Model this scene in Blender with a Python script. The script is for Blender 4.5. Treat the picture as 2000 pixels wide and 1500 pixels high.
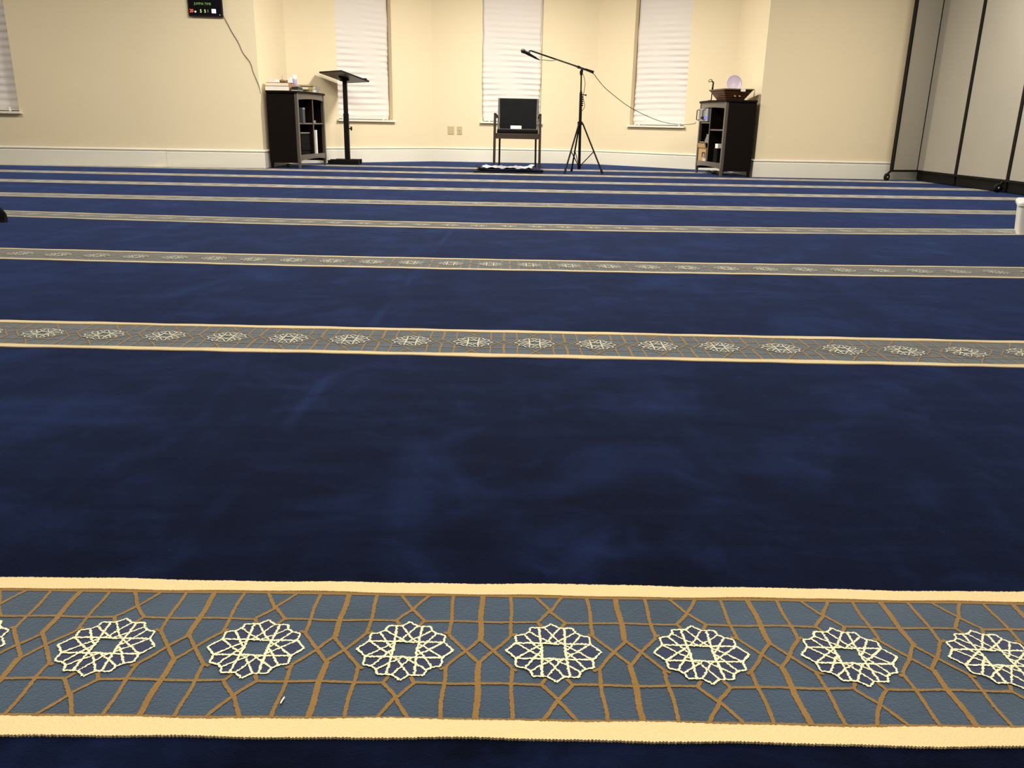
import bpy, bmesh, math, random
from mathutils import Vector, Matrix
random.seed(7)
R = math.radians
for o in list(bpy.data.objects): bpy.data.objects.remove(o, do_unlink=True)
sc = bpy.context.scene
COL = sc.collection

# ------------------------------------------------------------------ camera, world, light, exposure
CAM_H = 0.53
pitch, roll, yaw = 0.3034, 0.0201, 0.0111
cp, sp = math.cos(pitch), math.sin(pitch)
F = Vector((math.sin(yaw)*cp, math.cos(yaw)*cp, -sp))
R0 = Vector((math.cos(yaw), -math.sin(yaw), 0)); U0 = R0.cross(F)
Rv = R0*math.cos(roll) + U0*math.sin(roll); Uv = -R0*math.sin(roll) + U0*math.cos(roll)
cam = bpy.data.cameras.new('camera'); cam.sensor_width = 36; cam.lens = 36*1619.5/2000
cam.clip_start = 0.02; cam.clip_end = 100
co = bpy.data.objects.new('camera', cam); COL.objects.link(co)
m4 = Matrix((( Rv.x, Uv.x, -F.x, 0), (Rv.y, Uv.y, -F.y, 0), (Rv.z, Uv.z, -F.z, CAM_H), (0, 0, 0, 1)))
co.matrix_world = m4
sc.camera = co

w = bpy.data.worlds.new('world'); sc.world = w; w.use_nodes = True
w.node_tree.nodes['Background'].inputs[0].default_value = (0.55, 0.6, 0.7, 1)
w.node_tree.nodes['Background'].inputs[1].default_value = 0.03

def area(name, loc, size, power, col=(1.0, 0.93, 0.80), size_y=None, spread=180, target=None):
    l = bpy.data.lights.new(name, 'AREA'); l.energy = power; l.color = col; l.size = size
    if size_y: l.shape = 'RECTANGLE'; l.size_y = size_y
    else: l.shape = 'DISK'
    l.spread = R(spread)
    o = bpy.data.objects.new(name, l); o.location = loc; COL.objects.link(o)
    if target:
        o.rotation_euler = (Vector(target)-Vector(loc)).to_track_quat('-Z', 'Y').to_euler()
    return o
CEIL = 2.75
area('downlight_bay', (0.15, 10.1, CEIL-0.06), 0.45, 112, (1.0, 0.965, 0.89))
area('troffer_centre_far', (0.0, 7.0, CEIL-0.06), 1.2, 74, (1.0, 0.965, 0.88), size_y=0.6)
area('troffer_right_far', (3.4, 7.2, CEIL-0.06), 1.2, 78, (1.0, 0.965, 0.88), size_y=0.6)
area('troffer_left_far', (-1.9, 7.7, CEIL-0.06), 1.2, 72, (1.0, 0.965, 0.88), size_y=0.6)
area('fill_far_left_side', (-5.2, 7.0, CEIL-0.06), 1.2, 40, (1.0, 0.965, 0.88), size_y=0.6)  # added fill lamp, lifts the dim left end of the back wall
area('troffer_centre', (0.0, 3.4, CEIL-0.06), 1.2, 62, (1.0, 0.97, 0.88), size_y=0.6)
area('troffer_near', (0.0, 0.4, CEIL-0.06), 1.2, 54, (1.0, 0.92, 0.80), size_y=0.6)
sc.view_settings.view_transform = 'Standard'
try: sc.view_settings.look = 'None'
except Exception: pass
sc.view_settings.gamma = 1.0
sc.view_settings.use_curve_mapping = False
sc.view_settings.exposure = 0.55

# ------------------------------------------------------------------ materials
def srgb(r, g, b):
    f = lambda c: ((c/255+0.055)/1.055)**2.4 if c/255 > 0.04045 else c/255/12.92
    return (f(r), f(g), f(b), 1)
def mat(name, col, rough=0.6, metal=0.0, var=0.08, scale=12, bump=0.0, bscale=60, emit=None, sheen=0, spec=None, stretch=(1, 1, 1), coat=0):
    m = bpy.data.materials.new(name); m.use_nodes = True
    nt = m.node_tree; N = nt.nodes; L = nt.links
    b = N['Principled BSDF']
    tc = N.new('ShaderNodeTexCoord'); mp = N.new('ShaderNodeMapping'); mp.inputs['Scale'].default_value = stretch
    L.new(tc.outputs['Object'], mp.inputs[0])
    nz = N.new('ShaderNodeTexNoise'); nz.inputs['Scale'].default_value = scale; nz.inputs['Detail'].default_value = 4
    L.new(mp.outputs[0], nz.inputs['Vector'])
    mx = N.new('ShaderNodeMix'); mx.data_type = 'RGBA'
    c = col if len(col) == 4 else (*col, 1)
    lo = tuple(x*(1-var) for x in c[:3])+(1,); hi = tuple(min(1, x*(1+var)) for x in c[:3])+(1,)
    mx.inputs[6].default_value = lo; mx.inputs[7].default_value = hi
    L.new(nz.outputs['Fac'], mx.inputs[0]); L.new(mx.outputs[2], b.inputs['Base Color'])
    b.inputs['Roughness'].default_value = rough; b.inputs['Metallic'].default_value = metal
    if spec is not None: b.inputs['Specular IOR Level'].default_value = spec
    if coat: b.inputs['Coat Weight'].default_value = coat; b.inputs['Coat Roughness'].default_value = 0.25
    if sheen: b.inputs['Sheen Weight'].default_value = sheen; b.inputs['Sheen Roughness'].default_value = 0.4
    if bump:
        n2 = N.new('ShaderNodeTexNoise'); n2.inputs['Scale'].default_value = bscale; n2.inputs['Detail'].default_value = 3
        L.new(mp.outputs[0], n2.inputs['Vector'])
        bp = N.new('ShaderNodeBump'); bp.inputs['Strength'].default_value = bump; bp.inputs['Distance'].default_value = 0.003
        L.new(n2.outputs['Fac'], bp.inputs['Height']); L.new(bp.outputs[0], b.inputs['Normal'])
    if emit:
        b.inputs['Emission Color'].default_value = (*emit[:3], 1); b.inputs['Emission Strength'].default_value = emit[3]
    return m

def carpet_blue():
    m = bpy.data.materials.new('blue_carpet_pile'); m.use_nodes = True
    nt = m.node_tree; N = nt.nodes; L = nt.links; b = N['Principled BSDF']
    tc = N.new('ShaderNodeTexCoord')
    def noise(scale, detail, sx=1, sy=1, rot=0, dist=0):
        mp = N.new('ShaderNodeMapping'); mp.inputs['Scale'].default_value = (sx, sy, 1); mp.inputs['Rotation'].default_value = (0, 0, R(rot))
        L.new(tc.outputs['Object'], mp.inputs[0])
        n = N.new('ShaderNodeTexNoise'); n.inputs['Scale'].default_value = scale; n.inputs['Detail'].default_value = detail
        n.inputs['Distortion'].default_value = dist; n.inputs['Roughness'].default_value = 0.6
        L.new(mp.outputs[0], n.inputs['Vector']); return n.outputs['Fac']
    def ramp(src, a, bb):
        r = N.new('ShaderNodeMapRange'); r.interpolation_type = 'SMOOTHSTEP'; r.inputs[1].default_value = a; r.inputs[2].default_value = bb
        L.new(src, r.inputs[0]); return r.outputs[0]
    def math_(op, a, bb):
        n = N.new('ShaderNodeMath'); n.operation = op
        for i, v in enumerate((a, bb)):
            if isinstance(v, (int, float)): n.inputs[i].default_value = v
            else: L.new(v, n.inputs[i])
        return n.outputs[0]
    A = ramp(noise(3.6, 8, 1.0, 0.9, 20, 0.8), 0.44, 0.74)      # brushed patches
    B = ramp(noise(12, 6, 1.0, 0.8, -35, 0.8), 0.52, 0.80)
    D = ramp(noise(16, 4, 0.22, 1.0, 3, 0.3), 0.42, 0.72)         # fine combing across the pile       # small hand and foot marks
    C = ramp(noise(2.4, 3, 3.0, 0.35, 6, 0.2), 0.5, 0.8)       # long vacuum tracks
    # straight track where two widths of carpet meet
    sep = N.new('ShaderNodeSeparateXYZ'); L.new(tc.outputs['Object'], sep.inputs[0])
    lx = math_('ADD', sep.outputs[0], math_('MULTIPLY', sep.outputs[1], -0.038))
    d = math_('ABSOLUTE', math_('ADD', lx, 0.445), 0)
    S = N.new('ShaderNodeMapRange'); S.interpolation_type = 'SMOOTHSTEP'; S.inputs[1].default_value = 0.022; S.inputs[2].default_value = 0.0
    L.new(d, S.inputs[0])
    s = math_('ADD', math_('MULTIPLY', A, 0.52), math_('MULTIPLY', B, 0.30))
    s = math_('ADD', s, math_('MULTIPLY', C, 0.22))
    s = math_('ADD', s, math_('MULTIPLY', D, 0.16))
    s = math_('ADD', s, math_('MULTIPLY', math_('MULTIPLY', S.outputs[0], 0.42), ramp(noise(1.7, 3), 0.40, 0.62)))
    mx = N.new('ShaderNodeMix'); mx.data_type = 'RGBA'; mx.clamp_factor = True
    mx.inputs[6].default_value = (0.0008, 0.0014, 0.0062, 1); mx.inputs[7].default_value = (0.0070, 0.0145, 0.0540, 1)
    L.new(s, mx.inputs[0])
    f = noise(900, 2)
    mf = N.new('ShaderNodeMix'); mf.data_type = 'RGBA'; mf.blend_type = 'MULTIPLY'; mf.inputs[0].default_value = 1
    fr = N.new('ShaderNodeMapRange'); fr.inputs[3].default_value = 0.6; fr.inputs[4].default_value = 1.4; L.new(f, fr.inputs[0])
    cmb = N.new('ShaderNodeCombineColor')
    for i in range(3): L.new(fr.outputs[0], cmb.inputs[i])
    L.new(mx.outputs[2], mf.inputs[6]); L.new(cmb.outputs[0], mf.inputs[7]); L.new(mf.outputs[2], b.inputs['Base Color'])
    b.inputs['Roughness'].default_value = 1.0; b.inputs['Specular IOR Level'].default_value = 0.05
    sw = N.new('ShaderNodeMapRange'); sw.inputs[3].default_value = 0.60; sw.inputs[4].default_value = 1.0; L.new(s, sw.inputs[0])
    L.new(sw.outputs[0], b.inputs['Sheen Weight']); b.inputs['Sheen Roughness'].default_value = 0.30
    b.inputs['Sheen Tint'].default_value = (0.19, 0.33, 1.0, 1)
    bp = N.new('ShaderNodeBump'); bp.inputs['Strength'].default_value = 0.5; bp.inputs['Distance'].default_value = 0.002
    L.new(noise(420, 3), bp.inputs['Height']); L.new(bp.outputs[0], b.inputs['Normal'])
    return m

M = {}
M['blue'] = carpet_blue()
def pile(name, col, var=0.12, sheen=0.15, tint=None, scale=6):
    m = mat(name, col, 1.0, var=var, scale=scale, bump=0.5, bscale=420, sheen=sheen, spec=0.05)
    if tint: m.node_tree.nodes['Principled BSDF'].inputs['Sheen Tint'].default_value = (*tint, 1)
    return m
M['slate'] = pile('slate_blue_pile', srgb(58, 74, 92), 0.35, 0.9, (0.85, 0.88, 0.80), 9)
M['dark_slate'] = pile('dark_slate_pile', srgb(50, 58, 84), 0.2, 0.5)
M['gold'] = pile('old_gold_pile', srgb(136, 104, 56), 0.18, 0.5, None, 40)
M['cream'] = pile('cream_border_pile', srgb(230, 202, 150), 0.04, 1.0, (1, 1.0, 0.72))
M['ivory'] = pile('ivory_medallion_pile', srgb(236, 228, 186), 0.12, 1.0, None, 60)
M['wall'] = mat('cream_wall_paint', srgb(231, 214, 180), 0.75, var=0.02, scale=1.5, bump=0.15, bscale=160, spec=0.2)
M['trim'] = mat('white_gloss_trim', srgb(232, 226, 210), 0.4, var=0.02, scale=4)
M['ceiling'] = mat('white_ceiling', srgb(235, 232, 222), 0.9, var=0.02)
M['glass'] = mat('night_dark_pane', (0.02, 0.025, 0.03, 1), 0.08, var=0.0)
M['shade'] = mat('white_pleated_fabric', srgb(228, 220, 212), 0.8, var=0.02, scale=5, bump=0.2, bscale=200, sheen=0.1)
M['plastic_w'] = mat('white_plastic', srgb(240, 238, 228), 0.35, var=0.01)
M['beige'] = mat('beige_plate', srgb(196, 176, 136), 0.45, var=0.03)
M['black'] = mat('black_plastic', (0.006, 0.006, 0.006, 1), 0.6, var=0.1, spec=0.2)
M['black_metal'] = mat('black_powder_coat', (0.005, 0.004, 0.0035, 1), 0.5, var=0.15, scale=30, spec=0.14)
M['espresso'] = mat('espresso_wood', (0.0065, 0.0036, 0.0026, 1), 0.6, spec=0.09, var=0.35, scale=14, stretch=(8, 8, 0.6), bump=0.1, bscale=40)
M['espresso_front'] = mat('espresso_wood_sheen_front', (0.085, 0.066, 0.054, 1), 0.38, var=0.15, scale=14, stretch=(1, 8, 8), coat=0.3)  # lighter than the sides: gloss reflection put into the base colour
M['chairwood'] = mat('dark_walnut', (0.036, 0.022, 0.014, 1), 0.5, spec=0.3, var=0.3, scale=12, stretch=(8, 8, 0.7))
M['vinyl'] = mat('black_upholstery', (0.004, 0.004, 0.004, 1), 0.9, var=0.2, spec=0.12)
M['grey_edge'] = mat('grey_metal_edge', (0.055, 0.050, 0.045, 1), 0.5, 0.1)
M['board'] = mat('grey_brown_board', (0.075, 0.066, 0.055, 1), 0.45, var=0.1)
M['panel'] = mat('taupe_fabric_panel', srgb(160, 152, 137), 0.9, var=0.04, scale=3, bump=0.25, bscale=300)
M['panel_edge'] = mat('black_frame', (0.006, 0.005, 0.004, 1), 0.6, var=0.2, spec=0.15)
M['navy'] = mat('navy_rug_cloth', (0.004, 0.006, 0.016, 1), 0.95, var=0.3, sheen=0.05, spec=0.1)
M['lav'] = mat('pale_lavender_plastic', srgb(200, 186, 205), 0.4, var=0.04)
M['purple'] = mat('lilac_label', srgb(160, 150, 196), 0.5)
M['wicker'] = mat('brown_wicker', (0.085, 0.030, 0.012, 1), 0.5, var=0.5, scale=40, bump=0.6, bscale=120)
M['paper'] = mat('white_paper', srgb(240, 234, 222), 0.8, var=0.03, bump=0.1)
M['pages'] = mat('cream_page_edges', srgb(236, 222, 196), 0.85, var=0.12, scale=10, stretch=(0.5, 0.5, 60))
M['tan'] = mat('tan_cover', srgb(150, 112, 78), 0.6)
M['olive'] = mat('olive_cover', srgb(140, 126, 72), 0.6)
M['green'] = mat('dark_green_cover', (0.008, 0.02, 0.014, 1), 0.5)
M['greycov'] = mat('grey_cover', srgb(128, 126, 118), 0.6)
M['brown'] = mat('brown_clay', srgb(126, 96, 44), 0.6, var=0.2)
M['card'] = mat('brown_cardboard', srgb(178, 146, 98), 0.8, var=0.06)
M['silver'] = mat('brushed_silver', (0.42, 0.42, 0.44, 1), 0.4, 0.5)
M['blue_led'] = mat('blue_led', (0.02, 0.02, 0.5, 1), 0.4, emit=(0.06, 0.05, 1.0, 2.5))
M['red_led'] = mat('red_led', (0.5, 0.05, 0.03, 1), 0.4, emit=(1.0, 0.14, 0.07, 1.1))
M['green_led'] = mat('green_led', (0.1, 0.2, 0.05, 1), 0.4, emit=(0.16, 0.32, 0.05, 0.45))
M['yellow_led'] = mat('yellow_green_led', (0.4, 0.5, 0.2, 1), 0.4, emit=(0.60, 0.85, 0.20, 0.8))
M['white_led'] = mat('white_led', (0.8, 0.8, 0.8, 1), 0.4, emit=(1, 1, 1, 0.9))
M['grey_led'] = mat('grey_led', (0.3, 0.3, 0.32, 1), 0.4, emit=(0.5, 0.5, 0.55, 0.35))
M['seam'] = mat('carpet_reducer_strip', srgb(196, 200, 190), 0.5)

def prayer_cloth():
    m = bpy.data.materials.new('grey_white_patterned_cloth'); m.use_nodes = True
    nt = m.node_tree; N = nt.nodes; L = nt.links; b = N['Principled BSDF']
    tc = N.new('ShaderNodeTexCoord')
    v = N.new('ShaderNodeTexVoronoi'); v.inputs['Scale'].default_value = 22; L.new(tc.outputs['Object'], v.inputs['Vector'])
    n = N.new('ShaderNodeTexNoise'); n.inputs['Scale'].default_value = 7; n.inputs['Detail'].default_value = 5; L.new(tc.outputs['Object'], n.inputs['Vector'])
    sep = N.new('ShaderNodeSeparateXYZ'); L.new(tc.outputs['Object'], sep.inputs[0])
    ab = N.new('ShaderNodeMath'); ab.operation = 'ABSOLUTE'; L.new(sep.outputs[0], ab.inputs[0])
    end = N.new('ShaderNodeMapRange'); end.inputs[1].default_value = 0.12; end.inputs[2].default_value = 0.20; L.new(ab.outputs[0], end.inputs[0])
    vm = N.new('ShaderNodeMath'); vm.operation = 'GREATER_THAN'; vm.inputs[1].default_value = 0.36; L.new(v.outputs['Distance'], vm.inputs[0])
    mx = N.new('ShaderNodeMix'); mx.data_type = 'RGBA'; mx.inputs[6].default_value = srgb(98, 95, 102); mx.inputs[7].default_value = srgb(146, 140, 146)
    L.new(n.outputs['Fac'], mx.inputs[0])
    e = N.new('ShaderNodeMix'); e.data_type = 'RGBA'; e.inputs[6].default_value = srgb(60, 57, 60); e.inputs[7].default_value = srgb(196, 193, 182)
    L.new(vm.outputs[0], e.inputs[0])
    inv = N.new('ShaderNodeMix'); inv.data_type = 'RGBA'; L.new(end.outputs[0], inv.inputs[0]); L.new(mx.outputs[2], inv.inputs[6]); L.new(e.outputs[2], inv.inputs[7])
    L.new(inv.outputs[2], b.inputs['Base Color']); b.inputs['Roughness'].default_value = 0.85
    return m
M['cloth'] = prayer_cloth()

# ------------------------------------------------------------------ mesh helpers
class MB:
    def __init__(s): s.v = []; s.f = []; s.sm = []
    def add(s, vs, fs, smooth=False, T=None):
        o = len(s.v)
        s.v += [(T @ Vector(p))[:] if T else tuple(p) for p in vs]
        s.f += [tuple(i+o for i in f) for f in fs]; s.sm += [smooth]*len(fs); return s
    def box(s, x0, x1, y0, y1, z0, z1, T=None):
        v = [(x0, y0, z0), (x1, y0, z0), (x1, y1, z0), (x0, y1, z0), (x0, y0, z1), (x1, y0, z1), (x1, y1, z1), (x0, y1, z1)]
        return s.add(v, [(0, 3, 2, 1), (4, 5, 6, 7), (0, 1, 5, 4), (1, 2, 6, 5), (2, 3, 7, 6), (3, 0, 4, 7)], False, T)
    def tube(s, pts, rad, n=10, cap=True):
        P = [Vector(p) for p in pts]; rr = rad if isinstance(rad, (list, tuple)) else [rad]*len(P)
        vs = []; up = None
        for i, p in enumerate(P):
            t = (P[min(i+1, len(P)-1)]-P[max(i-1, 0)]).normalized()
            if up is None:
                up = Vector((0, 0, 1)) if abs(t.z) < 0.9 else Vector((1, 0, 0))
            a = t.cross(up).normalized(); up = a.cross(t).normalized()
            for k in range(n):
                th = 2*math.pi*k/n; vs.append((p + (a*math.cos(th)+up*math.sin(th))*rr[i])[:])
        fs = []
        for i in range(len(P)-1):
            for k in range(n):
                a, b = i*n+k, i*n+(k+1) % n; fs.append((a, b, b+n, a+n))
        s.add(vs, fs, True)
        if cap:
            s.add(vs[:n], [tuple(range(n))[::-1]]); s.add(vs[-n:], [tuple(range(n))])
        return s
    def lathe(s, prof, n=24, T=None):
        vs = []; fs = []
        for r, z in prof:
            for k in range(n): vs.append((r*math.cos(2*math.pi*k/n), r*math.sin(2*math.pi*k/n), z))
        for i in range(len(prof)-1):
            for k in range(n):
                a, b = i*n+k, i*n+(k+1) % n; fs.append((a, b, b+n, a+n))
        return s.add(vs, fs, True, T)
    def prism(s, poly, z0, z1, T=None):
        n = len(poly)
        vs = [(x, y, z0) for x, y in poly]+[(x, y, z1) for x, y in poly]
        fs = [tuple(range(n))[::-1], tuple(range(n, 2*n))]+[(i, (i+1) % n, (i+1) % n+n, i+n) for i in range(n)]
        return s.add(vs, fs, False, T)
    def build(s, name, m, parent=None, bevel=0, loc=None, rot=None):
        me = bpy.data.meshes.new(name); me.from_pydata(s.v, [], s.f)
        if s.f: me.polygons.foreach_set('use_smooth', s.sm)
        me.materials.append(m)
        o = bpy.data.objects.new(name, me); COL.objects.link(o)
        if parent: o.parent = parent
        if loc: o.location = loc
        if rot: o.rotation_euler = rot
        if bevel:
            bv = o.modifiers.new('bevel', 'BEVEL'); bv.width = bevel; bv.segments = 2; bv.limit_method = 'ANGLE'
        return o
def tag(o, label=None, cat=None, group=None, kind=None):
    if label: o['label'] = label
    if cat: o['category'] = cat
    if group: o['group'] = group
    if kind: o['kind'] = kind
    return o
def thing(name, label, cat, loc=(0, 0, 0), rz=0, group=None):
    o = bpy.data.objects.new(name, None); COL.objects.link(o); o.empty_display_size = 0.1
    o.location = loc; o.rotation_euler = (0, 0, rz)
    return tag(o, label, cat, group)
def struct(o, label): return tag(o, label, None, None, 'structure')

# ------------------------------------------------------------------ floor and its patterned bands
floor = MB().add([(-9.2, -3.2, 0), (9.2, -3.2, 0), (9.2, 13.2, 0), (-9.2, 13.2, 0), (-9.2, -3.2, -0.05), (9.2, -3.2, -0.05), (9.2, 13.2, -0.05), (-9.2, 13.2, -0.05)],
    [(0, 1, 2, 3), (7, 6, 5, 4), (0, 4, 5, 1), (1, 5, 6, 2), (2, 6, 7, 3), (3, 7, 4, 0)]).build('floor', M['blue'])
struct(floor, 'deep blue wall-to-wall carpet with patterned cross bands')

CELL = 0.156
# for each band: centre Y at X=0, slope, bow, X of one medallion, half extent, mesh step
S, Y00, WB = 1.2767, 0.6167, 0.2625
BC = [(-0.0001, -0.0004, -0.003), (0.0114, -0.0126, 0.0), (-0.0384, -0.0045, 0.0116), (-0.028, 0.001, 0.0223), (-0.0122, 0.0088, 0.006),
      (-0.004, 0.0110, 0.0042), (-0.107, 0.001, 0.004), (-0.207, -0.005, 0), (-0.32, 0.0, 0.0)]
X0S = [-0.4102, -1.17, -1.9315, -2.33, -3.0, -3.6, -3.9, -4.0, -2.4]
EXT = [(-0.95, 0.95), (-1.65, 1.75), (-2.5, 2.6), (-3.3, 3.3), (-4.3, 4.2), (-5.2, 5.2), (-6.2, 6.0), (-6.4, 5.6), (-2.70, 2.80)]
STEP = [0.0016, 0.006, 0.012, 0.03, 0.05, 0.08, 0.1, 0.1, 0.1]

def medallion_mesh(fine):
    b = MB(); R1 = 0.0503; z = [0.0]
    def strip(p, q, wd):
        p = Vector(p); q = Vector(q); d = q-p; n = max(1, int(d.length/fine)); t = d.normalized(); nn = Vector((-t.y, t.x))
        vs = []
        for i in range(n+1):
            c = p+d*(i/n); j = 0.0006 if fine < 0.01 else 0
            a = wd/2+random.uniform(-j, j); e = wd/2+random.uniform(-j, j)
            o = nn*random.uniform(-j, j)*0.8
            vs += [(c.x+nn.x*a+o.x, c.y+nn.y*a+o.y, z[0]), (c.x-nn.x*e+o.x, c.y-nn.y*e+o.y, z[0])]
        b.add(vs, [(2*i, 2*i+1, 2*i+3, 2*i+2) for i in range(n)]); z[0] += 0.00001
    lines = [([(0, 1), (.17, .84), (.28, .84), (.46, .84), (.50, .68), (.61, .58), (.79, .53), (.79, .27), (1, 0)], .0023),
             ([(.28, .84), (.245, 0)], .0026), ([(.79, .27), (0, .265)], .0026), ([(.17, .84), (0, .55), (-.10, .37), (-.20, .27)], .0021),
             ([(.50, .68), (.27, .47), (.14, .38), (0, .25)], .0021), ([(.61, .58), (.35, .13), (.24, 0)], .0023), ([(.79, .27), (.50, 0), (.36, -.12), (.245, -.20)], .0023)]
    for fx in (1, -1):
        for fy in (1, -1):
            for pl, wd in lines:
                for a, c in zip(pl, pl[1:]): strip((a[0]*fx*R1, a[1]*fy*R1), (c[0]*fx*R1, c[1]*fy*R1), wd)
    me = bpy.data.meshes.new('medallion'); me.from_pydata(b.v, [], b.f); me.materials.append(M['ivory']); return me
random.seed(3)
MED_FINE = [medallion_mesh(0.0013) for _ in range(3)]; MED_COARSE = medallion_mesh(0.05)
def gold_lines():
    hy = 0.105; c = CELL
    seg = []
    wt, wm = 0.0040, 0.0062
    for sy in (1, -1):
        seg += [((0, .0760*sy), (.0165, .107*sy), wt), ((0, .0760*sy), (-.0165, .107*sy), wt), ((0, .0760*sy), (.0158, .054*sy), wt), ((0, .0760*sy), (-.0158, .054*sy), wt),
                ((.0158, .054*sy), (.011, .0440*sy), wt), ((-.0158, .054*sy), (-.011, .0440*sy), wt)]
        seg += [((.0158, .0535*sy), (c-.0158, .0535*sy), 0.0036)]
        seg += [((.0445, .107*sy), (.0445, .028*sy), wt), ((c-.0445, .107*sy), (c-.0445, .028*sy), wt), ((c/2, .107*sy), (c/2, .021*sy), wm)]
        seg += [((.0445, .028*sy), (c/2, -.021*sy), wt), ((c-.0445, .028*sy), (c/2, -.021*sy), wt), ((.0445, .029*sy), (.0385, .0320*sy), wt), ((c-.0445, .029*sy), (c-.0385, .0320*sy), wt)]
    return seg
GOLD = gold_lines()
for b in range(9):
    o0, o1, o2 = BC[b]; y0 = Y00 + b*S + WB/2 + o0
    xa, xb = EXT[b]; st = STEP[b]
    cy = lambda x: y0 + o1*x + o2*x*x
    # gentle low-frequency waver of the weave, repeatable for every point of this band
    ph = [random.uniform(0, 6.28) for _ in range(8)]
    amp = 0.0011 if b == 0 else (0.0018 if b < 3 else 0.002)
    wav = lambda x, k=0: amp*(math.sin(x*9+ph[k]) + 0.8*math.sin(x*23+ph[k+1]) + 0.5*math.sin(x*51+ph[k+2]))
    def ribbon(fl, fh, z, jl=0, jh=0, step=st):
        n = int((xb-xa)/step); vs = []; mb = MB()
        for i in range(n+1):
            x = xa+(xb-xa)*i/n
            sgn = 1 if i % 2 else -1
            lo = cy(x)+fl(x)+(jl*(sgn*random.uniform(0.2, 1)) if jl else 0); hi = cy(x)+fh(x)+(random.uniform(-jh, jh) if jh else 0)
            vs += [(x, lo, 0), (x, lo, z), (x, hi, z), (x, hi, 0)]
        fs = []
        for i in range(n):
            a = 4*i; fs += [(a, a+4, a+5, a+1), (a+1, a+5, a+6, a+2), (a+2, a+6, a+7, a+3)]
        mb.add(vs, fs); return mb
    coarse = max(st, 0.01)
    base = ribbon(lambda x: -0.112, lambda x: 0.112, 0.0008, step=coarse).build('patterned_band', M['slate'], floor)
    jb = 0.0011 if b == 0 else 0
    ribbon(lambda x: -0.1315+wav(x), lambda x: -0.1075+wav(x, 3), 0.0022, jb, jb*0.6).build('border_stripe', M['cream'], base)
    ribbon(lambda x: 0.1095+wav(x, 4), lambda x: 0.1325+wav(x, 5), 0.0022, jb*0.4, jb*0.6).build('border_stripe', M['cream'], base)
    g = MB()
    # gold edge lines + lattice, every stroke follows the bow of the band
    for s0, s1 in ((-0.1095, -0.1035), (0.1045, 0.1115)):
        r = ribbon(lambda x: s0+wav(x, 2)*.5, lambda x: s1+wav(x, 3)*.5, 0.0013, 0, jb*0.5); g.add(r.v, r.f)
    x0 = X0S[b]; k0 = math.ceil((xa+0.06-x0)/CELL); k1 = math.floor((xb-0.06-x0)/CELL)
    nst = 0.0022 if b == 0 else (0.008 if b == 1 else 0.2)
    zz = 0.0014
    for k in range(k0-1, k1+1):
        xc = x0+k*CELL; zi = 0
        for p, q, wd in GOLD:
            p = Vector(p); q = Vector(q); d = q-p; n = max(1, int(d.length/nst)); t = d.normalized(); nn = Vector((-t.y, t.x)); vs = []
            z = zz+zi*0.00001; zi += 1
            for i in range(n+1):
                c = p+d*(i/n); j = 0.00045 if b == 0 else (0.0005 if b == 1 else 0)
                c = c+nn*(math.sin((xc+c.x)*70+c.y*90)*0.0007 if b < 2 else 0)
                for sgn in (1, -1):
                    e = c+nn*sgn*(wd/2+random.uniform(-j, j)); X = xc+e.x
                    X = min(max(X, xa), xb); vs.append((X, cy(X)+e.y, z))
            g.add(vs, [(2*i, 2*i+1, 2*i+3, 2*i+2) for i in range(n)])
    tag(g.build('gold_lattice', M['gold'], base), None, None, None, 'stuff')
    if b < 5:
        gm = MB()
        disc = [(0.046*math.cos(R(a*15))*(1.04 if a % 2 == 0 else 0.93), 0.046*math.sin(R(a*15))*(1.04 if a % 2 == 0 else 0.93)) for a in range(24)]
        hole = []
        for a in range(24):
            c_, s_ = math.cos(R(a*15)), math.sin(R(a*15)); k_ = 0.0125/max(abs(c_), abs(s_)); hole.append((c_*k_, s_*k_))
        for k in range(k0, k1+1):
            x = x0+k*CELL
            me = MED_FINE[k % 3] if b < 2 else MED_COARSE
            o = bpy.data.objects.new('medallion', me); COL.objects.link(o); o.parent = base
            o.location = (x, cy(x), 0.0019)
            o.rotation_euler = (0, 0, math.atan(o1+2*o2*x))
            gm.add([(px_+x, py_+cy(x), 0.0017) for px_, py_ in disc+hole], [(q_, (q_+1) % 24, (q_+1) % 24+24, q_+24) for q_ in range(24)])
        tag(gm.build('medallion_ground', M['dark_slate'], base), None, None, None, 'stuff')
    else:
        gm = MB(); cv = [v.co[:] for v in MED_COARSE.vertices]; cf = [tuple(p.vertices) for p in MED_COARSE.polygons]
        for k in range(k0, k1+1):
            x = x0+k*CELL; gm.add([(p[0]+x, p[1]+cy(x), 0.0019+p[2]) for p in cv], cf)
        tag(gm.build('medallion_row', M['ivory'], base), None, None, None, 'stuff')

# ------------------------------------------------------------------ walls
PL = Vector((-9.1, 9.10)); P00 = Vector((-5.58, 9.468)); P0 = Vector((-2.76, 9.77)); P1 = Vector((-2.745, 10.97)); C1 = Vector((-1.07, 12.40)); C2 = Vector((1.25, 12.52))
P3 = Vector((2.86, 11.15)); P4 = Vector((2.86, 9.90)); PR = Vector((9.1, 9.97))
TH = 0.16
def frame(A, B):
    d = (B-A); return math.atan2(d.y, d.x), d.length
def wall(name, label, A, B, opens=()):
    rz, Ln = frame(A, B); mb = MB()
    def panel(x0, x1, z0, z1): mb.box(x0, x1, 0, TH, z0, z1)
    x = 0
    for (a, b_, z0, z1) in sorted(opens):
        panel(x, a, 0, CEIL); panel(a, b_, 0, z0); panel(a, b_, z1, CEIL); x = b_
    panel(x, Ln, 0, CEIL)
    o = mb.build(name, M['wall'], loc=(A.x, A.y, 0), rot=(0, 0, rz))
    return struct(o, label)
ZT = 2.42
lenL = (P0-PL).length
w0a, w0b = lenL-2.555-0.95, lenL-2.555
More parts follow.
